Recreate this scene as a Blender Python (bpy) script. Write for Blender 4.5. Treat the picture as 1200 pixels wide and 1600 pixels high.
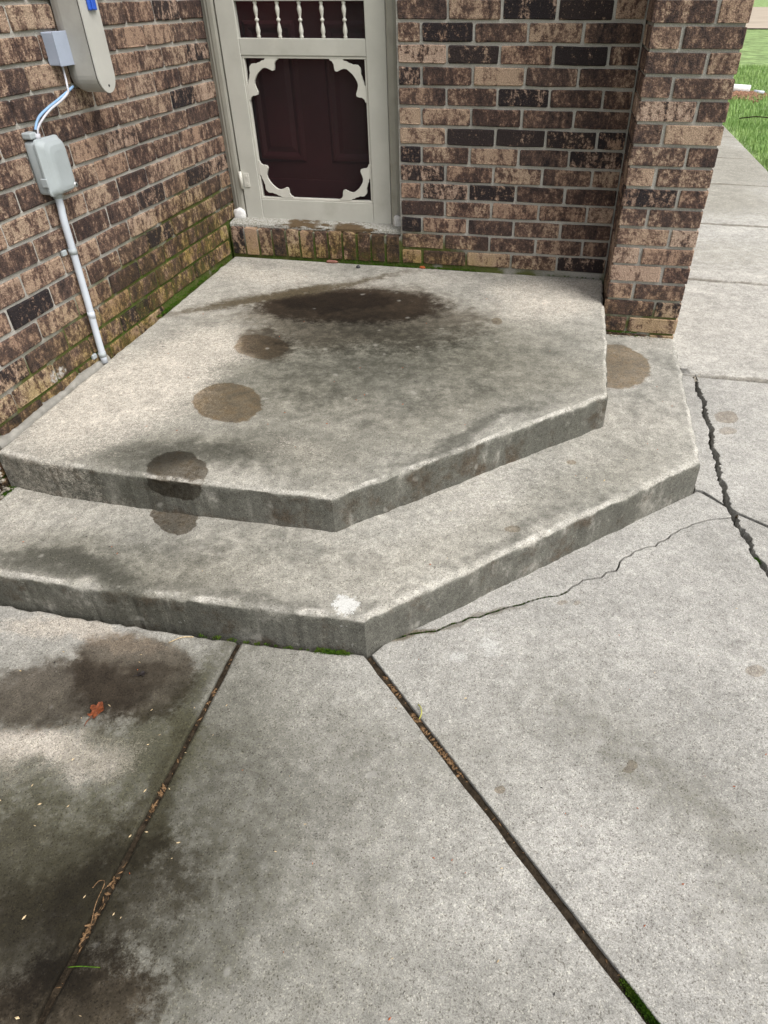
import bpy, bmesh, math, random
from mathutils import Vector, Matrix, noise as mn, geometry as mg

random.seed(7)
for o in list(bpy.data.objects): bpy.data.objects.remove(o)
S = bpy.context.scene
COL = S.collection

# ------------------------------------------------------------------ camera
cam = bpy.data.cameras.new('camera'); co = bpy.data.objects.new('camera', cam); COL.objects.link(co)
RT = Vector((0.982575, 0.185833, -0.003474)); DN = Vector((0.115513, -0.625194, -0.771874)); FW = Vector((-0.145612, 0.758023, -0.635767))
m = Matrix((RT, -DN, -FW)).transposed().to_4x4(); m.translation = Vector((1.5436, -3.1773, 0.9201))
co.matrix_world = m
cam.sensor_width = 36; cam.lens = 1058.0/1600*36
cam.shift_x = -61.9/1600; cam.shift_y = 53.6/1600
cam.clip_start = .02; cam.clip_end = 2000
S.camera = co
S.cycles.max_bounces = 6; S.cycles.diffuse_bounces = 3; S.cycles.glossy_bounces = 2
S.render.resolution_x = 768; S.render.resolution_y = 1024

# ------------------------------------------------------------------ light
SUN_EL, SUN_AZ = math.radians(56), math.radians(116)      # azimuth clockwise from +y
w = bpy.data.worlds.new('World'); S.world = w; w.use_nodes = True
nt = w.node_tree; bg = nt.nodes['Background']
sky = nt.nodes.new('ShaderNodeTexSky'); sky.sky_type = 'NISHITA'; sky.sun_disc = False
sky.sun_elevation = SUN_EL; sky.sun_rotation = SUN_AZ; sky.dust_density = 4.0; sky.air_density = 1.0
hs = nt.nodes.new('ShaderNodeHueSaturation'); hs.inputs['Saturation'].default_value = .22
nt.links.new(sky.outputs[0], hs.inputs['Color']); nt.links.new(hs.outputs[0], bg.inputs[0]); bg.inputs[1].default_value = .135
sd = bpy.data.lights.new('sun', 'SUN'); so = bpy.data.objects.new('sun', sd); COL.objects.link(so)
sd.energy = 1.6; sd.angle = math.radians(34); sd.color = (1, .96, .9)
dv = Vector((math.sin(SUN_AZ)*math.cos(SUN_EL), math.cos(SUN_AZ)*math.cos(SUN_EL), math.sin(SUN_EL)))
so.rotation_euler = dv.to_track_quat('Z', 'Y').to_euler(); so.location = (3, -3, 6)
vs = S.view_settings; vs.view_transform = 'Standard'; vs.look = 'None'; vs.exposure = .66; vs.gamma = 1

# ------------------------------------------------------------------ node helper
class NT:
    def __init__(s, name):
        s.m = bpy.data.materials.new(name); s.m.use_nodes = True
        s.t = s.m.node_tree; s.b = s.t.nodes['Principled BSDF']; s.out = s.t.nodes['Material Output']
    def n(s, kind, **kw):
        x = s.t.nodes.new('ShaderNode'+kind)
        for k, v in kw.items(): setattr(x, k, v)
        return x
    def put(s, sock, v):
        if v is None: return
        if hasattr(v, 'is_output'): s.t.links.new(v, sock)
        elif isinstance(v, (tuple, list)) and len(v) == 3 and sock.type == 'RGBA': sock.default_value = (*v, 1)
        else: sock.default_value = v
    def ma(s, op, a, b=None, c=None, clamp=False):
        x = s.n('Math', operation=op); x.use_clamp = clamp
        for i, v in enumerate((a, b, c)): s.put(x.inputs[i], v)
        return x.outputs[0]
    def mix(s, f, a, b, mode='MIX'):
        x = s.n('Mix', data_type='RGBA', blend_type=mode); x.clamp_factor = True
        s.put(x.inputs[0], f); s.put(x.inputs[6], a); s.put(x.inputs[7], b); return x.outputs[2]
    def rng(s, v, a, b, c=0., d=1., smooth=True):
        x = s.n('MapRange', interpolation_type='SMOOTHSTEP' if smooth else 'LINEAR')
        for i, q in enumerate((v, a, b, c, d)): s.put(x.inputs[i], q)
        return x.outputs[0]
    def pos(s): return s.n('NewGeometry').outputs['Position']
    def noise(s, vec, scale, detail=4, rough=.55, col=False, dist=0.):
        x = s.n('TexNoise'); s.put(x.inputs['Vector'], vec); x.inputs['Scale'].default_value = scale
        x.inputs['Detail'].default_value = detail; x.inputs['Roughness'].default_value = rough; x.inputs['Distortion'].default_value = dist
        return x.outputs[1 if col else 0]
    def vor(s, vec, scale, feature='F1', out='Distance', rnd=1.):
        x = s.n('TexVoronoi', feature=feature); s.put(x.inputs['Vector'], vec); x.inputs['Scale'].default_value = scale
        x.inputs['Randomness'].default_value = rnd
        return x.outputs[out]
    def vm(s, op, a, b=None, sc=None):
        x = s.n('VectorMath', operation=op); s.put(x.inputs[0], a); s.put(x.inputs[1], b)
        if sc is not None: s.put(x.inputs['Scale'], sc)
        return x.outputs[1 if op in ('LENGTH', 'DOT_PRODUCT', 'DISTANCE') else 0]
    def sep(s, v):
        x = s.n('SeparateXYZ'); s.put(x.inputs[0], v); return x.outputs
    def comb(s, a, b, c):
        x = s.n('CombineXYZ'); [s.put(x.inputs[i], v) for i, v in enumerate((a, b, c))]; return x.outputs[0]
    def blob(s, vec, cx, cy, rx, ry, ang=0., soft=.1, zc=0., rz=1e5):
        x = s.n('Mapping', vector_type='TEXTURE'); s.put(x.inputs[0], vec)
        x.inputs[1].default_value = (cx, cy, zc); x.inputs[2].default_value = (0, 0, ang); x.inputs[3].default_value = (rx, ry, rz)
        return s.rng(s.vm('LENGTH', x.outputs[0]), 1+soft, 1-soft)
    def mx(s, *v):
        r = v[0]
        for q in v[1:]: r = s.ma('MAXIMUM', r, q)
        return r
    def bump(s, h, dist, strength=1., nrm=None):
        x = s.n('Bump'); x.inputs['Strength'].default_value = strength; x.inputs['Distance'].default_value = dist
        s.put(x.inputs['Height'], h); s.put(x.inputs['Normal'], nrm); return x.outputs[0]
    def fin(s, col=None, rough=.8, nrm=None, spec=.3, metal=0.):
        s.put(s.b.inputs['Base Color'], col); s.put(s.b.inputs['Roughness'], rough)
        if nrm is not None: s.put(s.b.inputs['Normal'], nrm)
        s.b.inputs['Specular IOR Level'].default_value = spec; s.b.inputs['Metallic'].default_value = metal
        return s.m

MAT = {}
# ---------------------------------------------------------------- concrete
def concrete(name, light, mid, dark, damp=(), soft_damp=(), grime=(), pale=(), white=(), lines=(), cloud=.5, riser=False, algae=(), cream=None, mott=1., wash=()):
    cream = cream or light
    k = NT(name); p = k.pos()
    w1 = k.vm('SCALE', k.vm('SUBTRACT', k.noise(p, 5, 3, col=True), (.5, .5, .5)), sc=.10)
    w2 = k.vm('SCALE', k.vm('SUBTRACT', k.noise(p, 40, 3, col=True), (.5, .5, .5)), sc=.014)
    pw = k.vm('ADD', k.vm('ADD', p, w1), w2); pf = k.vm('ADD', p, k.vm('ADD', w2, k.vm('SCALE', w1, sc=.75)))
    wide = k.vm('ADD', pw, k.vm('SCALE', k.vm('SUBTRACT', k.noise(p, 2.5, 4, col=True), (.5, .5, .5)), sc=.35))
    n1 = k.noise(p, 2.3, 4, .6); n2 = k.noise(p, 11, 4, .65); n3 = k.noise(p, 75, 3, .75); n5 = k.noise(p, 260, 2, .7)
    c1 = k.sep(k.vor(p, 620, out='Color'))[0]; c2 = k.sep(k.vor(p, 400, out='Color'))[1]
    nf = k.noise(p, 26, 4, .72)
    # break up soft stain edges with the grain of the surface
    brk = k.ma('ADD', k.ma('ADD', k.ma('MULTIPLY', k.ma('SUBTRACT', n3, .5), 1.5), k.ma('MULTIPLY', k.ma('SUBTRACT', c1, .5), .40)), k.ma('MULTIPLY', k.ma('SUBTRACT', nf, .5), 1.7))
    def rough_edge(m_, lo=.12, hi=.98): return k.rng(k.ma('ADD', m_, k.ma('MULTIPLY', k.ma('MULTIPLY', brk, .62), k.rng(m_, 0., .12))), lo, hi)
    col = k.mix(k.rng(k.ma('ADD', n1, k.ma('MULTIPLY', brk, .16)), .35, .68), light, mid)
    g = k.rng(n1, .52, .75, 0, cloud)
    for b in grime: g = k.mx(g, k.ma('MULTIPLY', k.blob(wide, *b[:5], soft=.75), b[5]))
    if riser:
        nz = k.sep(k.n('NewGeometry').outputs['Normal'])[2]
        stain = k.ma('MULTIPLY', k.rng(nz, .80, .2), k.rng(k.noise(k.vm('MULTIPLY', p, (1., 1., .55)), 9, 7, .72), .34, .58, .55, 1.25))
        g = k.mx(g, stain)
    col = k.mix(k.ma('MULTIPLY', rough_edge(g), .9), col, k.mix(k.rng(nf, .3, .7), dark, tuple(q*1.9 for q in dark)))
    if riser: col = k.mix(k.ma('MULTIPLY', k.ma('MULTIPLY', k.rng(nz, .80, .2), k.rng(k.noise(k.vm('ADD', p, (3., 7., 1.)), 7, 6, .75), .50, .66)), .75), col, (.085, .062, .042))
    for b in wash: col = k.mix(k.ma('MULTIPLY', k.ma('MULTIPLY', k.blob(wide, *b[:5], soft=.85), b[5]), k.rng(brk, -.6, .5, .72, 1.)), col, k.mix(1., col, (.40, .40, .345), 'MULTIPLY'))
    for b in pale: col = k.mix(k.ma('MULTIPLY', rough_edge(k.ma('MULTIPLY', k.blob(wide, *b[:5], soft=.7), b[5])), .9), col, cream)
    col = k.mix(k.rng(n2, .3, .72, 0, mott), col, k.mix(1., col, (.80, .80, .80), 'MULTIPLY'))
    for b in algae: col = k.mix(k.ma('MULTIPLY', rough_edge(k.blob(wide, *b[:5], soft=.7)), b[5]), col, (.070, .068, .042))
    for b in soft_damp: col = k.mix(k.ma('MULTIPLY', rough_edge(k.blob(wide if b[5] < .85 else pw, *b[:5], soft=b[6]), .1, .8), min(1., b[5])), col, k.mix(1., col, (.30, .25, .20) if b[5] <= 1 else (.24, .19, .15), 'MULTIPLY'))
    for (x0, y0, x1, y1, wd, st) in lines:
        L = math.hypot(x1-x0, y1-y0)
        msk = k.blob(pw, (x0+x1)/2, (y0+y1)/2, L/2, wd, math.atan2(y1-y0, x1-x0), .8)
        col = k.mix(k.ma('MULTIPLY', rough_edge(msk, .15, .9), st), col, (.085, .068, .042))
    for b in damp:
        msk = k.blob(pf, *b[:5], soft=.16) if len(b) < 7 else k.blob(pf, *b[:5], soft=.16, zc=b[6], rz=b[7])
        msk = k.rng(k.ma('ADD', msk, k.ma('MULTIPLY', brk, .35)), .36, .64)
        msk = k.ma('MULTIPLY', msk, k.rng(k.ma('ADD', nf, k.ma('MULTIPLY', n3, .4)), .45, .85, 1., .72))
        col = k.mix(k.ma('MULTIPLY', msk, min(1., b[5])), col, k.mix(1., col, (.47, .345, .215) if b[5] <= 1 else (.20, .16, .115), 'MULTIPLY'))
    # sand and aggregate
    if riser:
        wear = k.ma('MULTIPLY', k.ma('MULTIPLY', k.rng(nz, .995, .93), k.rng(nz, .45, .75)), k.rng(n2, .40, .66, .0, .75))
        col = k.mix(wear, col, k.mix(.5, light, (.60, .575, .53)))
    col = k.mix(1., col, k.mix(k.rng(n3, .25, .75), (.78, .78, .78), (1.2, 1.2, 1.2)), 'MULTIPLY')
    col = k.mix(1., col, k.mix(c1, (.68, .67, .66), (1.32, 1.32, 1.32)), 'MULTIPLY')
    col = k.mix(k.rng(c2, .90, .96), col, k.mix(1., col, (.58, .56, .54), 'MULTIPLY'))
    col = k.mix(k.rng(c2, .09, .06), col, k.mix(1., col, (1.35, 1.34, 1.30), 'MULTIPLY'))
    col = k.mix(1., col, k.mix(k.rng(nf, .3, .7), (1+.10*mott,)*3, (1-.15*mott,)*3), 'MULTIPLY')
    col = k.mix(k.rng(n5, .60, .70), col, k.mix(1., col, (.55, .53, .50), 'MULTIPLY'))
    vd = k.n('TexVoronoi'); k.put(vd.inputs['Vector'], pw); vd.inputs['Scale'].default_value = 13
    spot = k.ma('MULTIPLY', k.rng(vd.outputs['Distance'], .17, .06), k.rng(k.sep(vd.outputs['Color'])[0], .55, .6))
    col = k.mix(k.ma('MULTIPLY', spot, .32), col, light)
    for b in white: col = k.mix(k.ma('MULTIPLY', k.rng(k.ma('ADD', k.blob(pw, *b[:5], soft=.8), k.ma('MULTIPLY', brk, .8)), .42, .62 if b[5] > .9 else 1.1), k.ma('MULTIPLY', b[5], k.rng(c1, .0, .6, .55, 1))), col, (.56, .56, .54))
    h = k.ma('ADD', k.ma('MULTIPLY', n3, .5), k.ma('MULTIPLY', n5, .7))
    nb = k.bump(k.ma('ADD', h, k.ma('MULTIPLY', n2, 1.2)), .0018, .85)
    return k.fin(col, .9, nb, .2)

ST_C = ((.425,.408,.365), (.325,.317,.285), (.078,.077,.066)); CREAM = (.52,.485,.425)
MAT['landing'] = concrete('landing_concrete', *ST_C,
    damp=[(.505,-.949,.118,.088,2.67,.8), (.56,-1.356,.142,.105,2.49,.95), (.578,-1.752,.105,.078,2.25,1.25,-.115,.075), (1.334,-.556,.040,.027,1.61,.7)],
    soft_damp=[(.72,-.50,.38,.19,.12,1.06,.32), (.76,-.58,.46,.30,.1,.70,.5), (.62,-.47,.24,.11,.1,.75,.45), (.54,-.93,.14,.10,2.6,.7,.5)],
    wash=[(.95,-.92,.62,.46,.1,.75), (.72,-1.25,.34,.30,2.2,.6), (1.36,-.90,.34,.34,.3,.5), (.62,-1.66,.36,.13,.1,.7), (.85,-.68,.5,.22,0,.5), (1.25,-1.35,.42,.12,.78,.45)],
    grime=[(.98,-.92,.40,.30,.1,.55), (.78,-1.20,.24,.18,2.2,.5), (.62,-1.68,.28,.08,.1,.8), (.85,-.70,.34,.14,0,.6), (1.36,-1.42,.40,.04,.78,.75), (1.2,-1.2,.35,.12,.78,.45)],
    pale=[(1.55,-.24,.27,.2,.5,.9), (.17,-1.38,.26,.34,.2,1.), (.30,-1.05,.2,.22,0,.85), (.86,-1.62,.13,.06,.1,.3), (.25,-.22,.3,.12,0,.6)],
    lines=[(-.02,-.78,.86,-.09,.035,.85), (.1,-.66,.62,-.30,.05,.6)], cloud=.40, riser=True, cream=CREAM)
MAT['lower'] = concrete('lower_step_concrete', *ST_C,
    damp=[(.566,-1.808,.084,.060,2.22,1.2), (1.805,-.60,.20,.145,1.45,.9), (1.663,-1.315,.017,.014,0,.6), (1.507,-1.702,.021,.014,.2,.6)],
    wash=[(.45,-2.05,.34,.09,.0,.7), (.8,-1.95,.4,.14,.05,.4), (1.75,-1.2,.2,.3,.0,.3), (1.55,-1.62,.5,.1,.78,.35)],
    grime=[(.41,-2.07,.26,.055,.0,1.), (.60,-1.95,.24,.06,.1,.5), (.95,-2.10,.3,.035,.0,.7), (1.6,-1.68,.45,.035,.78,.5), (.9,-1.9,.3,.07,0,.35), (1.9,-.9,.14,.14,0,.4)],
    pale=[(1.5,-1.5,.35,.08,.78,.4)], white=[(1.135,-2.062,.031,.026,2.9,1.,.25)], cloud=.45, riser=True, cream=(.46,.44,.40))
g_damp = [(2.24,-.70,.058,.037,1.09,.55), (2.233,-.81,.034,.023,-2.3,.45), (1.82,-2.297,.015,.011,1.1,.6), (1.558,-2.401,.011,.010,.3,.7), (2.128,-1.973,.029,.016,.4,.5),
          (1.66,-1.84,.014,.01,.4,.5), (1.70,-1.83,.012,.01,.4,.5)]
g_soft = [(.66,-2.27,.17,.115,2.75,.86,.30), (.52,-2.35,.26,.09,.40,.6,.5), (.42,-2.40,.26,.10,.42,.6,.5), (.90,-2.93,.10,.14,2.0,1.,.6), (.78,-2.86,.26,.14,.6,.7,.6), (.62,-2.78,.28,.14,.3,.55,.6), (.86,-2.70,.06,.3,.0,.5,.6)]
g_grime = [(.45,-2.72,.40,.28,0,.6), (.78,-2.46,.16,.10,0,.7), (.80,-2.80,.24,.18,.2,.9), (.88,-2.55,.45,.05,1.6,.9), (1.2,-2.68,.30,.24,2.5,.25), (1.95,-2.35,.35,.08,2.3,.42), (1.05,-2.75,.26,.14,1.7,.6), (1.3,-2.35,.2,.1,.4,.3), (1.75,-2.15,.2,.1,.2,.3), (2.0,-2.6,.2,.1,2.3,.35)]
g_pale = [(.55,-2.52,.17,.06,.4,1.), (.46,-2.165,.2,.045,.05,1.)]
hair_line = [(2.1,-.372,3.3,-.378,.010,.6), (1.20,-2.065,1.36,-1.975,.012,.8), (1.33,-1.99,1.56,-1.845,.010,.55)]
MAT['slab'] = concrete('slab_concrete', (.395,.386,.360), (.315,.308,.287), (.110,.106,.088), g_damp, g_soft, g_grime, g_pale,
                       white=[(1.488,-2.021,.05,.032,1.62,.4,.6), (1.411,-2.068,.022,.02,0,.4,.6)], cloud=.22, mott=.6, cream=(.42,.385,.335),
                       wash=[(.50,-2.70,.48,.42,0,.85), (.82,-2.55,.22,.55,0,.7), (1.15,-2.60,.40,.42,2.5,.55), (1.0,-2.32,.22,.24,0,.45), (1.35,-2.90,.5,.2,0,.4), (1.95,-2.35,.40,.12,2.3,.35), (1.65,-2.2,.25,.15,.5,.2)], lines=hair_line, algae=[(.80,-2.46,.18,.10,0,.55), (.66,-2.72,.26,.15,0,.55), (.87,-2.58,.4,.05,1.6,.6)])
MAT['walk'] = concrete('walkway_concrete', (.475,.462,.425), (.41,.398,.368), (.22,.21,.18), [], [], [(2.6,2.9,.5,.75,0,1.), (2.9,4.2,.5,1.3,0,1.), (2.9,6.2,.6,1.2,0,1.), (2.5,1.4,.4,.35,0,.5)], cloud=.25,  # the listed blobs darken the walkway, most strongly beyond its nearer slabs
    lines=[(2.0,q,3.3,q,.020,.55) for q in (-.366,.855,2.005,3.225,4.395,5.6)])

# ---------------------------------------------------------------- brick, mortar
def moss_mask(k, p, n):
    """algae grows low on the walls, most in the corner by the door"""
    x, y, z = k.sep(p)
    left = k.rng(k.ma('ADD', z, k.ma('MULTIPLY', k.ma('ABSOLUTE', k.ma('ADD', y, .30)), .22)), .44, .06)
    back = k.rng(k.ma('ADD', z, k.ma('MULTIPLY', k.ma('ABSOLUTE', k.ma('SUBTRACT', x, .62)), .24)), .24, -.06)
    isl = k.rng(x, .03, .0)
    pil = k.ma('MULTIPLY', k.rng(x, 1.72, 1.75), k.rng(z, .04, -.15, 0, .4))
    m_ = k.mx(k.ma('MULTIPLY', left, isl), k.ma('MULTIPLY', back, k.rng(x, 1.75, 1.70)), pil)
    return k.ma('MULTIPLY', m_, k.rng(n, .3, .6, .25, 1))

def brick_mat():
    k = NT('brick'); p = k.pos(); oi = k.n('ObjectInfo'); r = oi.outputs['Random']
    x, y, z = k.sep(p)
    r2 = k.ma('FRACT', k.ma('MULTIPLY', r, 37.7)); r3 = k.ma('FRACT', k.ma('MULTIPLY', r, 91.3))
    u = k.ma('ADD', k.ma('ADD', x, y), k.ma('MULTIPLY', r, 60))
    v = k.comb(u, k.ma('MULTIPLY', z, .42), k.ma('MULTIPLY', r2, 9)); v2 = k.comb(u, z, 0.)
    a = k.noise(v, 20, 4, .6, dist=.7); b = k.noise(k.comb(u, k.ma('MULTIPLY', z, .75), r2), 62, 6, .75); c = k.noise(v2, 300, 3, .65); e = k.noise(v2, 130, 4, .7)
    oc = k.n('SeparateColor'); k.put(oc.inputs[0], oi.outputs['Color'])
    bias = k.ma('ADD', k.rng(r, 0., 1., -.16, .34, False), k.ma('SUBTRACT', oc.outputs[0], .5))
    f = k.ma('ADD', k.ma('ADD', k.ma('MULTIPLY', k.ma('SUBTRACT', a, .5), 1.9), k.ma('MULTIPLY', k.ma('SUBTRACT', b, .5), 2.4)), bias)
    f = k.ma('ADD', f, k.ma('MULTIPLY', k.ma('SUBTRACT', e, .5), 1.1))
    tan = k.mix(r2, (.43, .29, .21), (.51, .385, .285)); tan = k.mix(k.rng(r3, .7, 1.), tan, (.52, .385, .305))
    mid_ = k.mix(r3, (.18, .108, .082), (.215, .138, .104))
    brown = k.mix(r3, (.070, .045, .040), (.098, .066, .057)); blk = k.mix(r2, (.026, .021, .024), (.042, .031, .031))
    col = k.mix(k.rng(f, -.34, .10), tan, mid_); col = k.mix(k.rng(f, -.06, .36), col, brown)
    col = k.mix(k.rng(k.ma('ADD', f, k.mx(k.rng(r3, .86, .92, 0., .45), k.ma('MULTIPLY', oc.outputs[1], .55))), .38, .74), col, blk)
    col = k.mix(k.ma('MULTIPLY', k.rng(e, .61, .70), .6), col, tan)
    col = k.mix(1., col, k.mix(k.rng(c, .3, .7), (.55, .55, .55), (1.42, 1.4, 1.38)), 'MULTIPLY')
    nn = k.noise(p, 16, 4)
    mm = moss_mask(k, p, nn)
    col = k.mix(k.ma('MULTIPLY', mm, .9), col, k.mix(1., col, (.78, .80, .32), 'MULTIPLY'))
    col = k.mix(k.ma('MULTIPLY', k.rng(k.ma('MULTIPLY', mm, b), .40, .62), .5), col, (.13, .14, .035))
    wl = k.n('Mapping', vector_type='TEXTURE'); k.put(wl.inputs[0], k.vm('ADD', p, k.vm('SCALE', k.noise(p, 60, 3, col=True), sc=.03)))
    wl.inputs[1].default_value = (.015, -1.375, -.022); wl.inputs[3].default_value = (.1, .042, .019)
    col = k.mix(k.ma('MULTIPLY', k.rng(k.vm('LENGTH', wl.outputs[0]), 1.2, .7), k.rng(b, .42, .56)), col, (.62, .60, .56))
    h = k.ma('ADD', k.ma('MULTIPLY', e, .9), k.ma('MULTIPLY', c, .4))
    nb = k.bump(k.ma('ADD', h, k.ma('MULTIPLY', a, .4)), .012, 1.)
    return k.fin(col, .85, nb, .25)
MAT['brick'] = brick_mat()

def mortar_mat():
    k = NT('mortar'); p = k.pos(); n1 = k.noise(p, 9, 5); n2 = k.noise(p, 120, 4, .7); n3 = k.noise(p, 500, 2)
    col = k.mix(k.rng(n1, .3, .7), (.40, .38, .345), (.50, .475, .435))
    mm = moss_mask(k, p, n1)
    col = k.mix(k.rng(mm, .05, .4), col, (.125, .135, .045))
    col = k.mix(k.ma('MULTIPLY', k.rng(mm, .45, .85), k.rng(n2, .42, .58)), col, (.06, .125, .014))
    col = k.mix(1., col, k.mix(k.rng(n3, .3, .7), (.75, .75, .75), (1.2, 1.2, 1.2)), 'MULTIPLY')
    return k.fin(col, .95, k.bump(k.ma('ADD', n2, k.ma('MULTIPLY', n3, .4)), .006, .9), .1)
MAT['mortar'] = mortar_mat()

# ---------------------------------------------------------------- other materials
def plain(name, col, rough=.5, spec=.4, var=.12, scale=30, bumpd=0., dirt=None, fine=300, metal=0.):
    k = NT(name); p = k.pos(); n = k.noise(p, scale, 5, .6); f = k.noise(p, fine, 2)
    c = k.mix(k.rng(n, .3, .7), tuple(q*(1-var) for q in col), tuple(min(1, q*(1+var)) for q in col))
    if dirt: c = k.mix(k.ma('MULTIPLY', k.rng(k.noise(p, scale*.45, 6, .7), .52, .75), dirt[3]), c, dirt[:3])
    return k.fin(c, k.rng(n, .2, .8, rough*.85, min(1, rough*1.15)), k.bump(k.ma('ADD', n, f), bumpd, .6) if bumpd else None, spec, metal)
MAT['paint'] = plain('beige_paint', (.50, .492, .445), .45, .4, .05, 8, .0006, (.30, .29, .24, .35))
MAT['mould'] = plain('taupe_paint', (.36, .35, .305), .5, .4, .07, 10, .0008, (.22, .21, .16, .5))
MAT['trim'] = plain('pale_trim_paint', (.60, .585, .53), .5, .4, .05, 14, .0006, (.35, .33, .27, .3))
MAT['maroon'] = plain('maroon_paint', (.105, .022, .027), .4, .5, .12, 7, .0004)
MAT['foam'] = plain('white_sealant', (.72, .71, .70), .8, .2, .12, 60, .004)
MAT['pvc'] = plain('pale_grey_pvc', (.52, .56, .62), .5, .4, .05, 12, .0004, (.25, .27, .30, .35))
MAT['boxgrey'] = plain('blue_grey_plastic', (.35, .385, .40), .5, .4, .05, 14, .0005, (.24, .25, .25, .3))
MAT['junction'] = plain('grey_painted_metal', (.33, .37, .46), .5, .4, .05, 20, .0004)
MAT['castgrey'] = plain('warm_grey_cast_metal', (.36, .35, .325), .55, .4, .07, 18, .0008, (.20, .19, .17, .4))
MAT['castlight'] = plain('light_cover_plate', (.45, .44, .41), .5, .4, .04, 14, .0004)
MAT['rubber'] = plain('black_gasket', (.02, .02, .02), .8)
MAT['blue'] = plain('blue_plastic', (.03, .10, .50), .4)
MAT['bluecable'] = plain('blue_cable_jacket', (.22, .36, .56), .55)
MAT['whitecable'] = plain('white_cable_jacket', (.46, .46, .50), .6)
MAT['steel'] = plain('dull_steel', (.42, .43, .43), .45, .5, .1, 40, 0, None, 300, .6)
MAT['soil'] = plain('dark_soil', (.032, .024, .016), 1., .1, .5, 90, .006)
MAT['gravelcrack'] = plain('crumbled_concrete', (.33, .30, .25), 1., .1, .35, 60, .01, (.08, .075, .05, .8))
MAT['grassbed'] = plain('lawn_soil', (.24, .33, .14), 1., .05, .4, 3, .02, (.14, .15, .04, .5))
MAT['road'] = plain('pale_gravel_road', (.40, .34, .27), 1., .1, .12, .5, 0)
MAT['needle'] = plain('dry_needle', (.15, .09, .045), .8, .2, .8, 300)
MAT['flake'] = plain('pale_leaf_flake', (.52, .40, .24), .8, .2, .4, 150)
MAT['rust'] = plain('rust_red_flake', (.35, .09, .03), .8, .2, .4, 200)
MAT['leaf'] = plain('rust_orange_leaf', (.13, .035, .012), .6, .3, .6, 120, .003)
MAT['darkleaf'] = plain('blackened_leaf', (.018, .014, .014), .6, .3, .3, 80)
MAT['chip'] = plain('pinkish_brick_chip', (.27, .13, .10), .9, .1, .25, 90, .002)
MAT['stone'] = plain('dark_pebble', (.06, .06, .065), .7, .3, .2, 90)
MAT['lime'] = plain('yellow_green_stem', (.34, .33, .08), .6, .3, .15, 90)
MAT['whiteplastic'] = plain('white_plastic', (.75, .75, .74), .4)
MAT['mulch'] = plain('reddish_mulch', (.30, .17, .11), 1., .1, .4, 30, .02)
MAT['strip'] = plain('grey_joint_strip', (.26, .25, .225), .95, .1, .15, 40, .002, (.12, .11, .08, .5))

def moss_mat():
    k = NT('moss'); p = k.pos(); n = k.noise(p, 120, 3); n2 = k.noise(p, 18, 3)
    c = k.mix(k.rng(n, .3, .7), (.022, .06, .005), (.075, .15, .014)); c = k.mix(k.rng(n2, .45, .7, 0, .6), c, (.10, .11, .02))
    return k.fin(c, .9, None, .1)
MAT['moss'] = moss_mat()
def grass_mat():
    k = NT('grass'); p = k.pos(); n = k.noise(p, 2.0, 4); n2 = k.noise(p, 60, 2)
    c = k.mix(k.rng(n, .3, .7), (.20, .34, .10), (.30, .43, .15)); c = k.mix(k.rng(n2, .5, .75, 0, .7), c, (.24, .30, .06))
    return k.fin(c, .7, None, .2)
MAT['grass'] = grass_mat()
def screen_mat():
    k = NT('insect_screen'); k.b.inputs['Base Color'].default_value = (.012, .012, .014, 1); k.b.inputs['Roughness'].default_value = .6
    k.b.inputs['Specular IOR Level'].default_value = .25
    tr = k.n('BsdfTransparent'); mx = k.n('MixShader'); mx.inputs[0].default_value = .52
    k.t.links.new(tr.outputs[0], mx.inputs[1]); k.t.links.new(k.b.outputs[0], mx.inputs[2]); k.t.links.new(mx.outputs[0], k.out.inputs[0])
    return k.m
MAT['screen'] = screen_mat()
def peel_mat():
    k = NT('peeling_sill_paint'); p = k.pos(); q = k.vm('MULTIPLY', p, (.45, 1., 2.))
    n = k.noise(q, 16, 6, .7); f = k.noise(p, 150, 3)
    x = k.sep(p)[0]
    bare = k.mx(k.rng(n, .55, .58), k.ma('MULTIPLY', k.mx(k.blob(k.comb(x, 0., 0.), .36, 0, .07, 1, 0, .3), k.blob(k.comb(x, 0., 0.), .58, 0, .07, 1, 0, .3)), k.rng(n, .42, .48)))
    wood = k.mix(f, (.05, .035, .02), (.16, .11, .06))
    c = k.mix(bare, k.mix(k.rng(f, .3, .7), (.20, .195, .16), (.46, .45, .42)), wood)
    return k.fin(c, .8, k.bump(k.ma('SUBTRACT', f, bare), .003, .8), .2)
MAT['sill'] = peel_mat()

# ------------------------------------------------------------------ mesh helpers
def link(o): COL.objects.link(o); return o
def wloc(o):
    v = Vector((0, 0, 0))
    while o is not None: v += o.location; o = o.parent
    return v
def mesh(name, vs_, fs, mat, smooth=False):
    me = bpy.data.meshes.new(name); me.from_pydata([tuple(v) for v in vs_], [], fs); me.materials.append(MAT[mat])
    bm = bmesh.new(); bm.from_mesh(me); bmesh.ops.recalc_face_normals(bm, faces=bm.faces); bm.to_mesh(me); bm.free()
    if smooth: me.polygons.foreach_set('use_smooth', [True]*len(me.polygons))
    return me
def ob(name, vs_, fs, mat, parent=None, smooth=False):
    """vertices in world space; top-level meshes take their origin at their base centre"""
    vs_ = [Vector(v) for v in vs_]
    if parent is None:
        c = sum(vs_, Vector())/len(vs_); c.z = min(v.z for v in vs_)
    else: c = wloc(parent)
    o = bpy.data.objects.new(name, mesh(name, [v-c for v in vs_], fs, mat, smooth))
    if parent is None: o.location = c
    else: o.parent = parent
    return link(o)
def tag(o, label=None, cat=None, group=None, kind=None):
    for a, b in (('label', label), ('category', cat), ('group', group), ('kind', kind)):
        if b: o[a] = b
    return o
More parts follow.
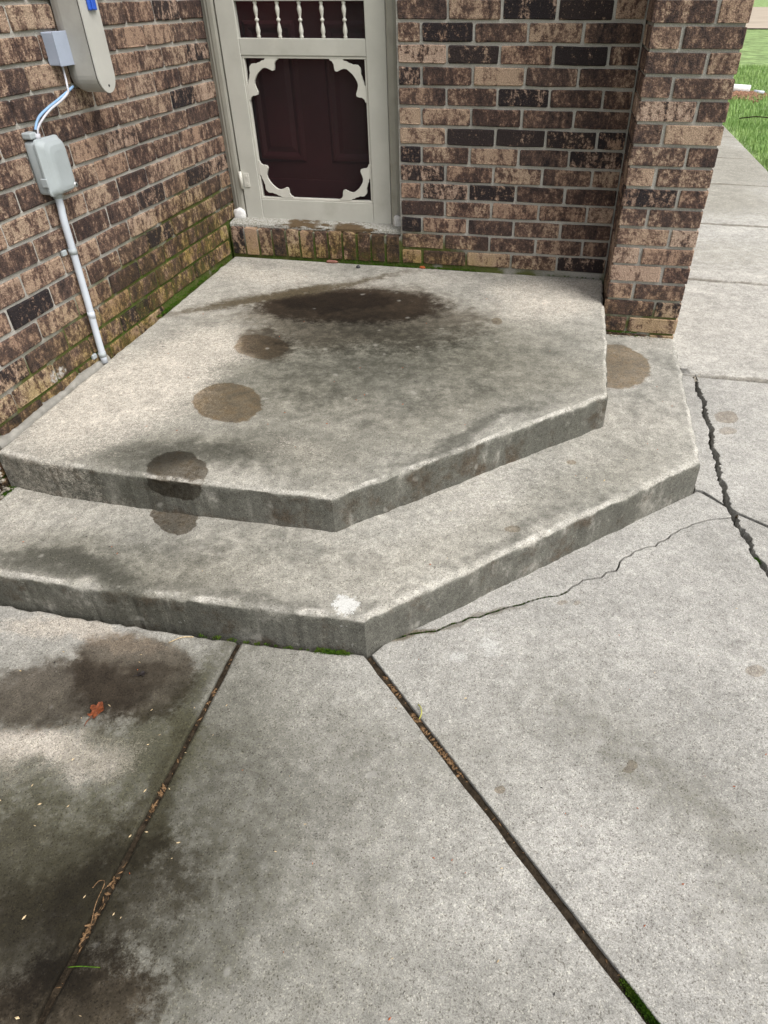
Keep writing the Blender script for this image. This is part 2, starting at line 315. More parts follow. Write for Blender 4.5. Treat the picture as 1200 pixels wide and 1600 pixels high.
def thing(name, label, cat, loc, group=None, kind=None):
    o = bpy.data.objects.new(name, None); o.location = loc; o.empty_display_size = .05
    return tag(link(o), label, cat, group, kind)
def bevel(vs_, fs, w, seg=2):
    bm = bmesh.new(); bv = [bm.verts.new(v) for v in vs_]
    for f in fs: bm.faces.new([bv[i] for i in f])
    bmesh.ops.recalc_face_normals(bm, faces=bm.faces)
    bmesh.ops.bevel(bm, geom=bm.edges[:], offset=w, segments=seg, affect='EDGES', profile=.5)
    bm.verts.index_update()
    r = [v.co.copy() for v in bm.verts], [[v.index for v in f.verts] for f in bm.faces]; bm.free(); return r
BF = [(0,1,2,3), (4,7,6,5), (0,4,5,1), (1,5,6,2), (2,6,7,3), (3,7,4,0)]
def boxv(x0, x1, y0, y1, z0, z1):
    return [(x0,y0,z0), (x1,y0,z0), (x1,y1,z0), (x0,y1,z0), (x0,y0,z1), (x1,y0,z1), (x1,y1,z1), (x0,y1,z1)]
def box(name, x0, x1, y0, y1, z0, z1, mat, parent=None, bev=.0, seg=2):
    v, f = boxv(x0, x1, y0, y1, z0, z1), BF
    if bev: v, f = bevel(v, f, bev, seg)
    return ob(name, v, f, mat, parent)
def tube(path, r, n=10, cap=True):
    vs_, fs = [], []; path = [Vector(q) for q in path]; up = Vector((.3, .2, .9)).normalized()
    for i, q in enumerate(path):
        d = (path[min(i+1, len(path)-1)]-path[max(i-1, 0)]).normalized()
        a = d.cross(up if abs(d.dot(up)) < .95 else Vector((1, 0, 0))).normalized(); b = d.cross(a); rr = r[i] if isinstance(r, (list, tuple)) else r
        for j in range(n):
            t = 2*math.pi*j/n; vs_.append(q+(a*math.cos(t)+b*math.sin(t))*rr)
    for i in range(len(path)-1):
        for j in range(n): fs.append((i*n+j, i*n+(j+1) % n, (i+1)*n+(j+1) % n, (i+1)*n+j))
    if cap: fs += [tuple(range(n))[::-1], tuple((len(path)-1)*n+j for j in range(n))]
    return vs_, fs
def smooth_path(pts, n=8):
    pts = [Vector(q) for q in pts]; P_ = [pts[0]*2-pts[1]]+pts+[pts[-1]*2-pts[-2]]; out = []
    for i in range(1, len(P_)-2):
        for j in range(n):
            t = j/n; a, b, c, d = P_[i-1:i+3]
            out.append(.5*((2*b)+(c-a)*t+(2*a-5*b+4*c-d)*t*t+(3*b-a-3*c+d)*t**3))
    return out+[pts[-1]]
def merge(parts):
    V, F = [], []
    for v, f in parts:
        o = len(V); V += [Vector(q) for q in v]; F += [tuple(i+o for i in q) for q in f]
    return V, F

# ------------------------------------------------------------------ setting: surfaces
H = .0684; BL = .203; J = .0104; X0 = .932; Y0 = .176
def ztop(x, y): return -.068+.022*y-.007*x
def zlow(x, y): return -.21+.010*y
def zg(x, y):
    if y > 3: return zg(min(x, 4), 3) - .004*(y-3)*0
    return -.346-.012*(max(-2., min(x, 4))-1.2)+.012*(max(-5., y)+2.1)
Z0 = zg(2.6, 3)

def densify(poly, step, jit, seed=0, fixed=()):
    out = []; rnd = random.Random(seed)
    for i, a in enumerate(poly):
        b = poly[(i+1) % len(poly)]; a, b = Vector(a), Vector(b); L = (b-a).length; n = max(1, int(L/step))
        nrm = Vector((-(b-a).y, (b-a).x))/max(L, 1e-6)
        for j in range(n):
            q = a.lerp(b, j/n)
            if j: q = q+nrm*jit*(mn.noise((q.x*14, q.y*14, seed))+.6*mn.noise((q.x*45, q.y*45, seed+3)))
            out.append(q)
    return out
def inset(poly, d):
    out = []; n = len(poly)
    for i in range(n):
        a, b, c = poly[i-1], poly[i], poly[(i+1) % n]
        e1, e2 = (b-a).normalized(), (c-b).normalized(); n1 = Vector((-e1.y, e1.x)); n2 = Vector((-e2.y, e2.x))
        m_ = n1+n2; m_ = m_/max(.35, m_.dot(n1)) if m_.length > 1e-6 else n1
        if m_.length > 1.6: m_ = m_.normalized()*1.6
        out.append(b+m_*d)
    return out
def area(p): return sum(p[i-1][0]*p[i][1]-p[i][0]*p[i-1][1] for i in range(len(p)))/2
def slab(name, poly, zf, depth, rad, mat, parent, step=.03, jit=.002, seed=0, seg=3, wob=.0, batter=0.):
    """a cast slab: densified outline, rounded arris, real thickness"""
    if area(poly) < 0: poly = poly[::-1]
    pl = densify(poly, step, jit, seed); clean = densify(poly, step, 0., seed); n = len(pl)
    prof = [(0., depth)] + [(rad*(1-math.cos(math.pi/2*i/seg)), rad*(1-math.sin(math.pi/2*i/seg))) for i in range(seg+1)]
    V, F = [], []
    for k_, (ins, dz) in enumerate(prof):
        t_ = min(1., ins/rad) if jit else 0.; rg = inset([a_.lerp(b_, t_) for a_, b_ in zip(pl, clean)], ins) if ins > 0 else pl
        if k_ == 0: rg = inset(pl, -batter) if batter else pl
        for q in rg:
            zz = zf(q.x, q.y)-(dz if k_ == 0 else dz*(1+wob*mn.noise((q.x*22, q.y*22, 5))))
            V.append((q.x, q.y, zz))
    for k_ in range(len(prof)-1):
        for i in range(n):
            j = (i+1) % n; F.append((k_*n+i, k_*n+j, (k_+1)*n+j, (k_+1)*n+i))
    nq = len(F); top = [Vector((v[0], v[1])) for v in V[-n:]]
    def inside(q):
        c_ = False
        for i in range(n):
            a_, b_ = top[i-1], top[i]
            if (a_.y > q.y) != (b_.y > q.y) and q.x < (b_.x-a_.x)*(q.y-a_.y)/(b_.y-a_.y)+a_.x: c_ = not c_
        return c_
    gx0, gx1, gy0, gy1 = min(q.x for q in top), max(q.x for q in top), min(q.y for q in top), max(q.y for q in top)
    gs = max(.05, max(gx1-gx0, gy1-gy0)/26); grid = []
    for i in range(int((gx1-gx0)/gs)+1):
        for j in range(int((gy1-gy0)/gs)+1):
            q = Vector((gx0+(i+.5+.1*(j % 2))*gs, gy0+(j+.5)*gs))
            if inside(q) and min((q-t).length for t in top[::2]) > gs*.4: grid.append(q)
    cv, ce, cf = mg.delaunay_2d_cdt(top+grid, [(i, (i+1) % n) for i in range(n)], [], 1, 1e-6)[:3]
    o_ = len(V); V += [(q.x, q.y, zf(q.x, q.y)) for q in cv]; F += [tuple(i+o_ for i in f) for f in cf]
    me = bpy.data.meshes.new(name); c = wloc(parent) if parent else Vector()
    me.from_pydata([tuple(Vector(v)-c) for v in V], [], F); me.materials.append(MAT[mat])
    me.polygons.foreach_set('use_smooth', [i >= n and i < nq for i in range(len(F))])
    o = bpy.data.objects.new(name, me); o.parent = parent; return link(o)

# lawn, soil bed, road
def sheet(name, xs, ys, zf, mat):
    V = [(x, y, zf(x, y)) for y in ys for x in xs]; n = len(xs)
    F = [(j*n+i, j*n+i+1, (j+1)*n+i+1, (j+1)*n+i) for j in range(len(ys)-1) for i in range(n-1)]
    return ob(name, V, F, mat)
def zlawn(x, y): return zg(x, y)-.055+.02*mn.noise((x*.6, y*.6, 0))
tag(sheet('ground', [-300, -60, -10, -3, 0, 1.5, 2, 2.3, 3, 3.3, 3.6, 4, 5, 6, 8, 12, 30, 100, 400], [-60, -10, -4, -3, -2, -1, 0, 1, 2, 3, 4, 5, 6, 8, 10, 12, 16, 24, 60, 200, 900],
          lambda x, y: zlawn(x, y) if abs(x) < 40 and abs(y) < 40 else Z0-.06, 'grassbed'), kind='structure')
tag(ob('soil_bed', [(x, y, zg(x, y)-.045) for x, y in ((-.2, -5), (3.22, -5), (3.22, 3), (3.22, 20), (2.0, 20), (2.0, 3), (2.0, -1.), (-.2, -1.))], [(0, 1, 2, 5, 6, 7), (2, 3, 4, 5)], 'soil'), kind='structure')
tag(ob('road', [(-100, 36, Z0-.02), (300, 21, Z0-.02), (300, 52, Z0-.02), (-100, 78, Z0-.02)], [(0, 1, 2, 3)], 'road'), kind='structure')

# driveway and walkway slabs
pave = thing('pavement', None, None, (1.2, -2.3, -.4), kind='structure')
crackA = [(2.145,-.30), (2.158,-.40), (2.150,-.50), (2.166,-.60), (2.154,-.70), (2.164,-.81), (2.150,-.92), (2.158,-1.02), (2.150,-1.12), (2.160,-1.20), (2.150,-1.27), (2.163,-1.335),
          (2.168,-1.39), (2.19,-1.46), (2.193,-1.52), (2.21,-1.57), (2.232,-1.64), (2.26,-1.72), (2.31,-1.83), (2.38,-2.0)]
def jag(pts, seed, amp=.008, step=.010):
    out = []; rnd = random.Random(seed)
    for a, b in zip(pts, pts[1:]):
        a, b = Vector(a), Vector(b); n = max(1, int((b-a).length/step)); nr = Vector((-(b-a).y, (b-a).x)).normalized()
        for i in range(n):
            q = a.lerp(b, i/n); out.append(q+nr*amp*(.8*rnd.uniform(-1, 1)+1.0*mn.noise((q.x*26, q.y*26, seed))+.6*mn.noise((q.x*80, q.y*80, seed)))*(1 if out else 0))
    return [tuple(q) for q in out]+[tuple(pts[-1])]
cl = jag(crackA, 3, .005); cr = [(x+.013+.007*mn.noise((y*9, 1, 2))+.006*max(0, min(1, (-y-.2)/.3)), y+.003) for x, y in jag(crackA, 8, .006)]
hair = jag([(1.213,-2.052), (1.284,-2.022), (1.345,-1.99), (1.405,-1.948), (1.47,-1.905), (1.53,-1.864), (1.59,-1.825), (1.646,-1.804), (1.685,-1.76), (1.714,-1.727), (1.76,-1.70), (1.802,-1.669),
            (1.83,-1.61), (1.878,-1.56), (1.92,-1.535), (1.966,-1.492), (2.0,-1.44), (2.04,-1.405), (2.09,-1.375), (2.148,-1.352)], 5, .005, .02)
hair2 = [(x+.0022, y-.0042) for x, y in hair]
cut = min(range(len(cl)), key=lambda i: abs(cl[i][1]+1.352)); cutC = min(range(len(cl)), key=lambda i: abs(cl[i][1]+1.30))
def sl(poly, seed, mat='slab', step=.035, jit=.003, rad=.006, dep=.09): return slab('slab', poly, zg, dep, rad, mat, pave, step, jit, seed, 2)
# left of joint A; between joints A and B; right of joint B
front = lambda x: -2.118-.010*math.sin(x*5)
fl = jag([(-.05, -2.117), (.25, -2.124), (.5, -2.128), (.7, -2.128), (.862, -2.128)], 21, .004, .02); fm = jag([(.876, -2.126), (1.0, -2.122), (1.1, -2.117), (1.188, -2.108)], 22, .004, .02)
sl(fl + [(.862, -5), (-.05, -5)], 1)
sl(fm + [(3.1, -4.08), (3.1, -5), (.876, -5)], 2)
sl([(1.206, -2.104)] + [(x+.001, y-.0005) for x, y in hair2[1:-1]] + cl[cut:] + [(2.9, -2.75), (3.2, -3.2), (3.2, -4.08)][0:0] + [(2.38, -2.0), (2.75, -2.65), (3.1, -3.2), (3.1, -4.05)], 3, jit=.0, rad=.0022)
# fragment between the step and the hairline crack, strip beside the step
sl([(1.215, -2.062), (2.075, -1.232), (2.088, -1.2345)] + [cl[cutC]] + cl[cutC+1:cut] + hair[::-1][1:-1], 4, jit=0., rad=.0018)
sl([(2.073, -.305), (2.145, -.30)] + cl[1:cutC-1] + [(2.098, -1.222), (2.073, -1.218)], 5, jit=0., rad=.0018)
sl([(3.24, -.382)] + [(2.182, -.377)] + [q for q in cr[4:] if q[1] > -1.305] + [(2.186, -1.318), (2.33, -1.408), (3.24, -1.95)], 6, jit=.0, rad=.0022)
sl([(2.188, -1.334)] + [q for q in cr if q[1] < -1.345] + [(2.80, -2.65), (3.15, -3.2), (3.24, -3.3), (3.24, -1.968), (2.33, -1.424)], 7, jit=.0, rad=.0022)
ys = [-.366, .855, 2.005, 3.225, 4.395, 5.6, 6.8, 8.0, 9.2]
for i in range(len(ys)-1):
    a, b = ys[i]+.006, ys[i+1]-.006
    slab('slab', [(2.072, a), (3.245, a), (3.245, b), (2.072, b)], zg, .09, .010, 'walk', pave, .06, .003, 30+i, 2)

# dirt packed in the straight joints
def joint_fill(a, b, wd, dz=.011):
    a, b = Vector(a), Vector(b); n = max(2, int((b-a).length/.02)); nr = Vector((-(b-a).y, (b-a).x)).normalized()*wd; V = []
    for i in range(n+1):
        q = a.lerp(b, i/n)
        for s_ in (-1, 0, 1):
            x, y = q.x+nr.x*s_, q.y+nr.y*s_; V.append((x, y, zg(x, y)-dz+.004*mn.noise((x*40, y*40, s_))+(.002 if s_ == 0 else 0)))
    F = [(i*3+j, i*3+j+1, i*3+j+4, i*3+j+3) for i in range(n) for j in range(2)]
    ob('joint_dirt', V, F, 'soil', pave)
joint_fill((.869, -2.13), (.869, -3.2), .012); joint_fill((1.200, -2.108), (2.4, -3.34), .014); joint_fill((2.085, -1.228), (2.15, -1.29), .012); joint_fill((2.186, -1.326), (3.2, -1.94), .012)

# ------------------------------------------------------------------ concrete stoop
st = thing('concrete_stoop', 'weathered two-step concrete stoop with angled front corner and damp brown stains', 'steps', (1., -1., -.36))
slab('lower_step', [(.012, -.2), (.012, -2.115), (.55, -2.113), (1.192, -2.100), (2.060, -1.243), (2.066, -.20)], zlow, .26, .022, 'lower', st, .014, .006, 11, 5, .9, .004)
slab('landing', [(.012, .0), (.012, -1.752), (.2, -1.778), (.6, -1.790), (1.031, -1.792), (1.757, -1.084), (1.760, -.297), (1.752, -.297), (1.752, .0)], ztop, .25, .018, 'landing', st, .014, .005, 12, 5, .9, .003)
V = []; F = []; nS = 60
for i in range(nS+1):
    y = -1.13-.60*i/nS; zt = ztop(0, y); hh = .011+.008*mn.noise((y*9, 0, 0))+.004*mn.noise((y*50, 0, 3)); ww = .014+.005*mn.noise((y*12, 4, 0))+.003*mn.noise((y*60, 4, 0))
    V += [(-.01, y, zt-.01), (-.01, y, zt+hh), (ww*.5, y, zt+hh), (ww, y, zt+.002), (ww+.003, y, zt-.01)]
for i in range(nS):
    for j in range(4): F.append((i*5+j, i*5+j+1, (i+1)*5+j+1, (i+1)*5+j))
F += [(0, 1, 2, 3, 4), tuple(nS*5+j for j in range(5))]
ob('joint_strip', V, F, 'strip', st)

# ------------------------------------------------------------------ bricks
def ring_brick(seed):
    """open-backed facing brick, 1 x 1 x 1 unit sized by scale; front at local -y"""
    r = random.Random(seed); L, Hh = .193, .058
    cx, cz = .004, .004
    ring = [(-L/2+cx, -Hh/2), (-.02, -Hh/2), (L/2-cx, -Hh/2), (L/2, -Hh/2+cz), (L/2, Hh/2-cz), (L/2-cx, Hh/2), (.02, Hh/2), (-L/2+cx, Hh/2), (-L/2, Hh/2-cz), (-L/2, -Hh/2+cz)]
    V = []
    jj = [(r.uniform(-.0016, .0016), r.uniform(-.0016, .0016)) for _ in ring]
    for (x, z), (a, b) in zip(ring, jj): V.append(((x+a)*.972, r.uniform(-.0008, .0012), (z+b)*.90))
    for (x, z), (a, b) in zip(ring, jj): V.append((x+a, .004+r.uniform(-.001, .001), z+b))
    for (x, z), (a, b) in zip(ring, jj): V.append((x+a, .05, z+b))
    n = 10; F = [tuple(range(n))]
    for k_ in range(2):
        for i in range(n): F.append((k_*n+i, k_*n+(i+1) % n, (k_+1)*n+(i+1) % n, (k_+1)*n+i))
    return mesh('brick', V, F, 'brick')
RB = [ring_brick(s) for s in range(10)]
def box_brick(seed):
    r = random.Random(seed); V, F = bevel(boxv(-.5, .5, -.5, .5, -.5, .5), BF, .028, 1)
    return mesh('brick', [(v.x+r.uniform(-.010, .010), v.y+r.uniform(-.010, .010), v.z+r.uniform(-.016, .016)) for v in V], F, 'brick')
BB = [box_brick(s) for s in range(10)]
rb = random.Random(11)
def face_brick(parent, c, length, rotz, height=.058, tint=(.5, 0)):
    o = bpy.data.objects.new('brick', rb.choice(RB)); link(o); o.parent = parent; o.color = (*tint, 0, 1)
    o.location = Vector(c)-wloc(parent)+Vector((0, 0, rb.uniform(-.001, .001)))
    o.scale = (length/.193, 1, height/.058); d = rb.uniform(-.0015, .0015)
    o.location += Vector((math.sin(rotz)*-d, math.cos(rotz)*d, 0))
    o.rotation_euler = (rb.uniform(-.015, .015), rb.uniform(-.006, .006), rotz+rb.uniform(-.008, .008)); return o
def solid_brick(parent, x0, x1, y0, y1, z0, z1, tint=(.40, 0)):
    o = bpy.data.objects.new('brick', rb.choice(BB)); link(o); o.parent = parent; o.color = (*tint, 0, 1)
    o.location = Vector(((x0+x1)/2, (y0+y1)/2, (z0+z1)/2))-wloc(parent)+Vector((rb.uniform(-.001, .001), rb.uniform(-.001, .001), rb.uniform(-.0008, .0008)))
    o.scale = (x1-x0, y1-y0, z1-z0); o.rotation_euler = (0, rb.uniform(-.006, .006), rb.uniform(-.006, .006)); return o
def rowz(k): return (13-k)*H-.029      # centre of course k
TOPROW = -6
REC = .0075                             # mortar lies back from the brick face
# left wall: faces +x, runs along y
lw = thing('brick_wall', 'mottled brown and tan brick wall carrying grey utility boxes and conduit', 'wall', (-.05, -1.2, -.4))
box('mortar_core', -.30, -REC, -2.75, .30, -.40, 2.5, 'mortar', lw)
for k_ in range(TOPROW, 19):
    off = 0 if k_ % 2 else .1015
    for n in range(-2, 14):
        a = -(Y0+off+BL*(n+1))+J/2; b = -(Y0+off+BL*n)-J/2
        if b > .29: continue
        if k_ > 14 and a > -1.60: continue
        if a < -2.74 or (k_ in (12, 13, 14) and a > -.01): continue
        if k_ in (12, 13) and b > .0: b = -.003
        if k_ == 14 and a > -.85: continue
        if k_ < 0 and a > .0: pass
        face_brick(lw, (0, (a+b)/2, rowz(k_)), b-a, math.pi/2)
# back wall: faces -y; firing colour of the bricks one can pick out
BLACK = {(0,2), (0,3), (1,1), (2,1), (2,3), (6,1), (6,2), (6,3), (6,4), (9,2), (13,4), (4,2)}
DARK = {(0,0), (1,2), (1,4), (3,0), (3,4), (4,0), (5,2), (7,0), (7,1), (7,4), (9,4), (10,0), (10,1), (10,4), (11,0), (11,1), (11,2), (11,3), (12,0), (12,1), (12,2), (12,4), (13,1), (13,3)}
PALE = {(1,0), (5,0), (6,0), (8,1), (8,2), (8,3), (9,0), (13,0), (13,2), (2,0), (3,2), (7,2), (10,3)}
# back wall courses
bw = thing('brick_wall', 'mottled brown brick wall with black-faced bricks between door and pillar', 'wall', (1.3, .1, -.4))
box('mortar_core', .834, 1.757, REC, .30, -.40, 2.5, 'mortar', bw)
for k_ in range(TOPROW, 14):
    edges = [.834+J/2-.003] + [X0+BL*n + (0 if k_ % 2 else .1015) for n in range(5)]
    edges = [e for e in edges if e < 1.73]+[1.756]
    for i, (a, b) in enumerate(zip(edges, edges[1:])):
        if b-a < .03: continue
        face_brick(bw, ((a+b)/2, 0, rowz(k_)), b-a-J, 0, tint=(.68, 1) if (k_, i) in BLACK else (.60, 0) if (k_, i) in DARK else (.30, 0) if (k_, i) in PALE else (.5, 0))
for i, (k_, n) in enumerate([(13, 0), (13, 1)]): pass
# rowlock course below the door
rl = thing('rowlock_sill', 'row of mossy upright bricks on edge under the screen door', 'brick sill', (.42, .06, -.08))
box('mortar_bed', .006, .8335, .009, .30, -.12, .050, 'mortar', rl)
for i in range(12):
    a = .012+i*.0684; solid_brick(rl, a+.002, a+.0595, .0+rb.uniform(-.002, .002), .10, -.060, .056+rb.uniform(-.002, .002), tint=(.25 if i == 1 else .54, 0))
# pillar and the side wall behind it
pl = thing('brick_pillar', 'square brick pillar of light tan bricks standing on the lower step', 'pillar', (1.907, -.145, -.22))
PX0, PX1, PY = 1.757, 2.058, -.297
box('mortar_core', PX0+REC, PX1-REC, PY+REC, 1.35, -.40, 2.5, 'mortar', pl)
for k_ in range(TOPROW, 17):
    z0, z1 = rowz(k_)-.029, rowz(k_)+.029
    if k_ == 16: z0 = -.27
    if k_ % 2:
        solid_brick(pl, PX0, PX0+.0975, PY, PY+.193, z0, z1); solid_brick(pl, PX0+.108, PX1, PY, PY+.0975, z0, z1)
        solid_brick(pl, PX0, PX0+.0975, PY+.2035, -.001, z0, z1); yy = PY+.108
    else:
        solid_brick(pl, PX0, PX0+.193, PY, PY+.0975, z0, z1); solid_brick(pl, PX0+.2035, PX1, PY, PY+.193, z0, z1)
        solid_brick(pl, PX0, PX0+.0975, PY+.108, -.001, z0, z1); yy = PY+.2035
    while yy < 1.15:
        solid_brick(pl, PX1-.0975, PX1, yy, yy+.193, z0, z1); yy += BL

# ------------------------------------------------------------------ door frame, doors
fr = thing('door_frame', 'taupe painted door frame with peeling wooden sill and white sealant lumps', 'door frame', (.42, .12, .05))
# moulding profiles swept up
def jamb(name, prof, z0, z1, mat):
    n = len(prof); V = [(x, y, z) for z in (z0, z1) for x, y in prof]
    return ob(name, V, [tuple(range(n)), tuple(range(n, 2*n))]+[(i, (i+1) % n, n+(i+1) % n, n+i) for i in range(n)], mat, fr)
jamb('left_moulding', [(-.002,.118), (.012,.112), (.018,.104), (.028,.104), (.033,.098), (.050,.096), (.060,.098), (.0605,.16), (-.002,.16)], .075, 2.13, 'mould')
jamb('right_moulding', [(.772,.16), (.772,.100), (.780,.096), (.800,.094), (.812,.098), (.817,.106), (.836,.108), (.836,.16)], .075, 2.13, 'mould')
box('jamb', .0, .064, .165, .30, .07, 2.13, 'mould', fr); box('jamb', .770, .834, .165, .30, .07, 2.13, 'mould', fr)
box('head', -.002, .836, .10, .30, 2.05, 2.15, 'mould', fr, .003)
V = []; F = []; nS = 80
for i in range(nS+1):
    x = .004+.826*i/nS; e = .0025*mn.noise((x*22, 0, 0))+.002*mn.noise((x*60, 2, 0))
    V += [(x, .030+e, .050), (x, .026+e, .0575), (x, .027+e*1.5, .068+e*.8), (x, .037, .0725+e*.6), (x, .085, .080), (x, .17, .089)]
for i in range(nS):
    for j in range(5): F.append((i*6+j, i*6+j+1, (i+1)*6+j+1, (i+1)*6+j))
ob('sill', V, F, 'sill', fr)
def lump(name, c, s, mat, parent, seed, amp=.35, sub=3):
    bm = bmesh.new(); bmesh.ops.create_icosphere(bm, subdivisions=sub, radius=1)
    V = []
    for v in bm.verts:
        d = v.co.normalized(); q = 1+amp*mn.noise(d*1.7+Vector((seed, 0, 0)))+amp*.5*mn.noise(d*5+Vector((0, seed, 0)))
        V.append(Vector(c)+Vector((d.x*s[0], d.y*s[1], d.z*s[2]))*q)
    bm.verts.index_update(); F = [[v.index for v in f.verts] for f in bm.faces]; bm.free()
    return ob(name, V, F, mat, parent, True)
lump('sealant_lump', (.033, .092, .092), (.030, .016, .030), 'foam', fr, 7, .22)
lump('sealant_lump', (.803, .086, .092), (.022, .014, .032), 'foam', fr, 9, .22)

sdoor = thing('screen_door', 'beige wooden screen door with turned spindles and scrolled corner brackets', 'screen door', (.42, .12, .08))
DY0, DY1 = .098, .128
box('stile', .066, .148, DY0, DY1, .077, 2.04, 'paint', sdoor, .003); box('stile', .686, .770, DY0, DY1, .072, 2.04, 'paint', sdoor, .003)
box('rail', .1485, .6855, DY0+.002, DY1, .079, .163, 'paint', sdoor, .0025); box('rail', .1485, .6855, DY0+.002, DY1, .708, .766, 'paint', sdoor, .0025)
box('rail', .1485, .6855, DY0+.002, DY1, .884, .945, 'paint', sdoor, .0025); box('rail', .1485, .6855, DY0+.002, DY1, 1.95, 2.04, 'paint', sdoor, .0025)
def stop(x0, x1, z0, z1):      # thin bead round an opening
    w_ = .009
    for a in ((x0, x1, z0, z0+w_), (x0, x1, z1-w_, z1)): box('glazing_bead', a[0], a[1], DY0+.006, DY1-.003, a[2], a[3], 'trim', sdoor, .0015, 1)
    for a in ((x0, x0+w_, z0+w_, z1-w_), (x1-w_, x1, z0+w_, z1-w_)): box('glazing_bead', a[0], a[1], DY0+.0065, DY1-.003, a[2], a[3], 'trim', sdoor, .0015, 1)
stop(.1485, .6855, .1635, .7075)
for z0, z1 in ((.163, .708), (.766, .884), (.945, 1.95)):
    ob('screen', [(.146, DY1-.006, z0-.002), (.688, DY1-.006, z0-.002), (.688, DY1-.006, z1+.002), (.146, DY1-.006, z1+.002)], [(0, 1, 2, 3)], 'screen', sdoor)
prof = [(0, .0075), (.05, .0085), (.09, .006), (.13, .0075), (.20, .0095), (.30, .0078), (.40, .0050), (.455, .0045), (.47, .0082), (.50, .0088), (.53, .0082), (.545, .0045), (.60, .0050), (.70, .0078), (.80, .0095), (.87, .0075), (.91, .006), (.95, .0085), (1, .0075)]
for x in (.233, .325, .417, .509, .601):
    V, F = tube([(x, .112, .766+.118*t) for t, _ in prof], [r for _, r in prof], 12); ob('spindle', V, F, 'trim', sdoor, True)
br = [(.62,0), (1,0), (1,.02), (.93,.05), (.885,.12), (.88,.20), (.86,.27), (.80,.285), (.74,.26), (.68,.235), (.60,.215), (.52,.225), (.43,.285), (.35,.35), (.285,.43), (.23,.52), (.215,.60), (.235,.68), (.26,.74), (.285,.80), (.27,.86), (.20,.88), (.12,.885), (.05,.93), (.02,1), (0,1), (0,.62),
      (.035,.60), (.05,.52), (.085,.46), (.10,.39), (.125,.34), (.12,.27), (.13,.20), (.17,.16), (.20,.13), (.27,.12), (.34,.125), (.39,.10), (.46,.085), (.52,.05), (.60,.035)]
def bracket(ox, oz, sx, sz):
    s = .148; pts = [(ox+sx*u*s, oz+sz*v*s) for u, v in br]; n = len(pts)
    V = [(x, .103, z) for x, z in pts]+[(x, .116, z) for x, z in pts]
    F = [tuple(range(n)), tuple(range(n, 2*n))]+[(i, (i+1) % n, n+(i+1) % n, n+i) for i in range(n)]
    ob('corner_bracket', V, F, 'trim', sdoor)
bracket(.1575, .6985, 1, -1); bracket(.6765, .6985, -1, -1); bracket(.1575, .1725, 1, 1); bracket(.6765, .1725, -1, 1)
hg = box('hinge', .078, .104, .0945, .0978, .212, .270, 'trim', sdoor, .001, 1)
V, F = tube([(.066, .0905, .206), (.066, .0905, .276)], .0075, 12); ob('hinge_pin', V, F, 'trim', hg, True)
for z in (.226, .256):
    V, F = tube([(.092, .0948, z), (.092, .0925, z)], .0055, 10); ob('screw', V, F, 'trim', hg)

fd = thing('front_door', 'dark maroon panelled front door seen through the screen door mesh', 'door', (.42, .24, .08))
box('door_leaf', .065, .769, .215, .255, .09, 2.048, 'maroon', fd)
def panel(x0, x1, z0, z1):
    e = [(0, .2148), (.012, .2035), (.024, .2035), (.040, .2125), (.062, .206)]
    V = []; F = []
    for d, y in e: V += [(x0+d, y, z0+d), (x1-d, y, z0+d), (x1-d, y, z1-d), (x0+d, y, z1-d)]
    for i in range(len(e)-1):
        for j in range(4): F.append((i*4+j, i*4+(j+1) % 4, i*4+4+(j+1) % 4, i*4+4+j))
    b = 4*(len(e)-1); F.append((b, b+1, b+2, b+3)); ob('door_panel', V, F, 'maroon', fd)
for x0, x1 in ((.125, .352), (.472, .700)):
    panel(x0, x1, .300, .82); panel(x0, x1, .95, 1.60); panel(x0, x1, 1.69, 1.93)
box('kick_rail', .066, .768, .209, .2149, .095, .23, 'maroon', fd, .002, 1)

# ------------------------------------------------------------------ utilities on the left wall
def xform(parts, f): return [f(Vector(v)) for v in parts]
# oblong conduit body: stadium outline in (y,z), projecting along x
def stadium(yc, z0, z1, r, n=14):
    pts = []
    for i in range(n+1): t = math.pi*i/n; pts.append((yc-r*math.cos(t), z0+r-r*math.sin(t)))
    for i in range(n+1): t = math.pi*i/n; pts.append((yc+r*math.cos(t), z1-r+r*math.sin(t)))
    return pts
def loft(rings):
    n = len(rings[0]); V = [q for r in rings for q in r]; F = []
    for k_ in range(len(rings)-1):
        for i in range(n): F.append((k_*n+i, k_*n+(i+1) % n, (k_+1)*n+(i+1) % n, (k_+1)*n+i))
    F += [tuple(range(n)), tuple((len(rings)-1)*n+i for i in range(n))]; return V, F
cbd = thing('conduit_fitting', 'large grey oblong conduit body with light screwed cover on brick wall', 'conduit fitting', (0, -.86, .67))
def st_ring(x, g): return [(x, y, z) for y, z in stadium(-.858, .672-g, 1.06+g, .046+g)]
V, F = loft([st_ring(.004, -.012), st_ring(.022, -.003), st_ring(.034, 0), st_ring(.096, .0)]); ob('housing', V, F, 'castgrey', cbd, False)
V, F = loft([st_ring(.0962, -.002), st_ring(.0995, -.002)]); ob('gasket', V, F, 'rubber', cbd)
V, F = loft([st_ring(.0997, .001), st_ring(.1015, .002), st_ring(.1045, .001)]); cv = ob('cover', V, F, 'castlight', cbd)
V, F = tube([(.1043, -.858, .690), (.1056, -.858, .690)], .0035, 10); ob('screw', V, F, 'rubber', cv)
V, F = tube([(.05, -.858, 1.04), (.05, -.858, 1.6)], .036, 18); ob('riser_pipe', V, F, 'castgrey', cbd, True)
tgp = thing('wire_tag', 'small bright blue plastic tag clipped on the oblong conduit body', 'tag', (.106, -.85, .88))
V, F = bevel(boxv(.1055, .1135, -.872, -.832, .874, .95), BF, .003, 2); ob('tag_plate', V, F, 'blue', tgp)
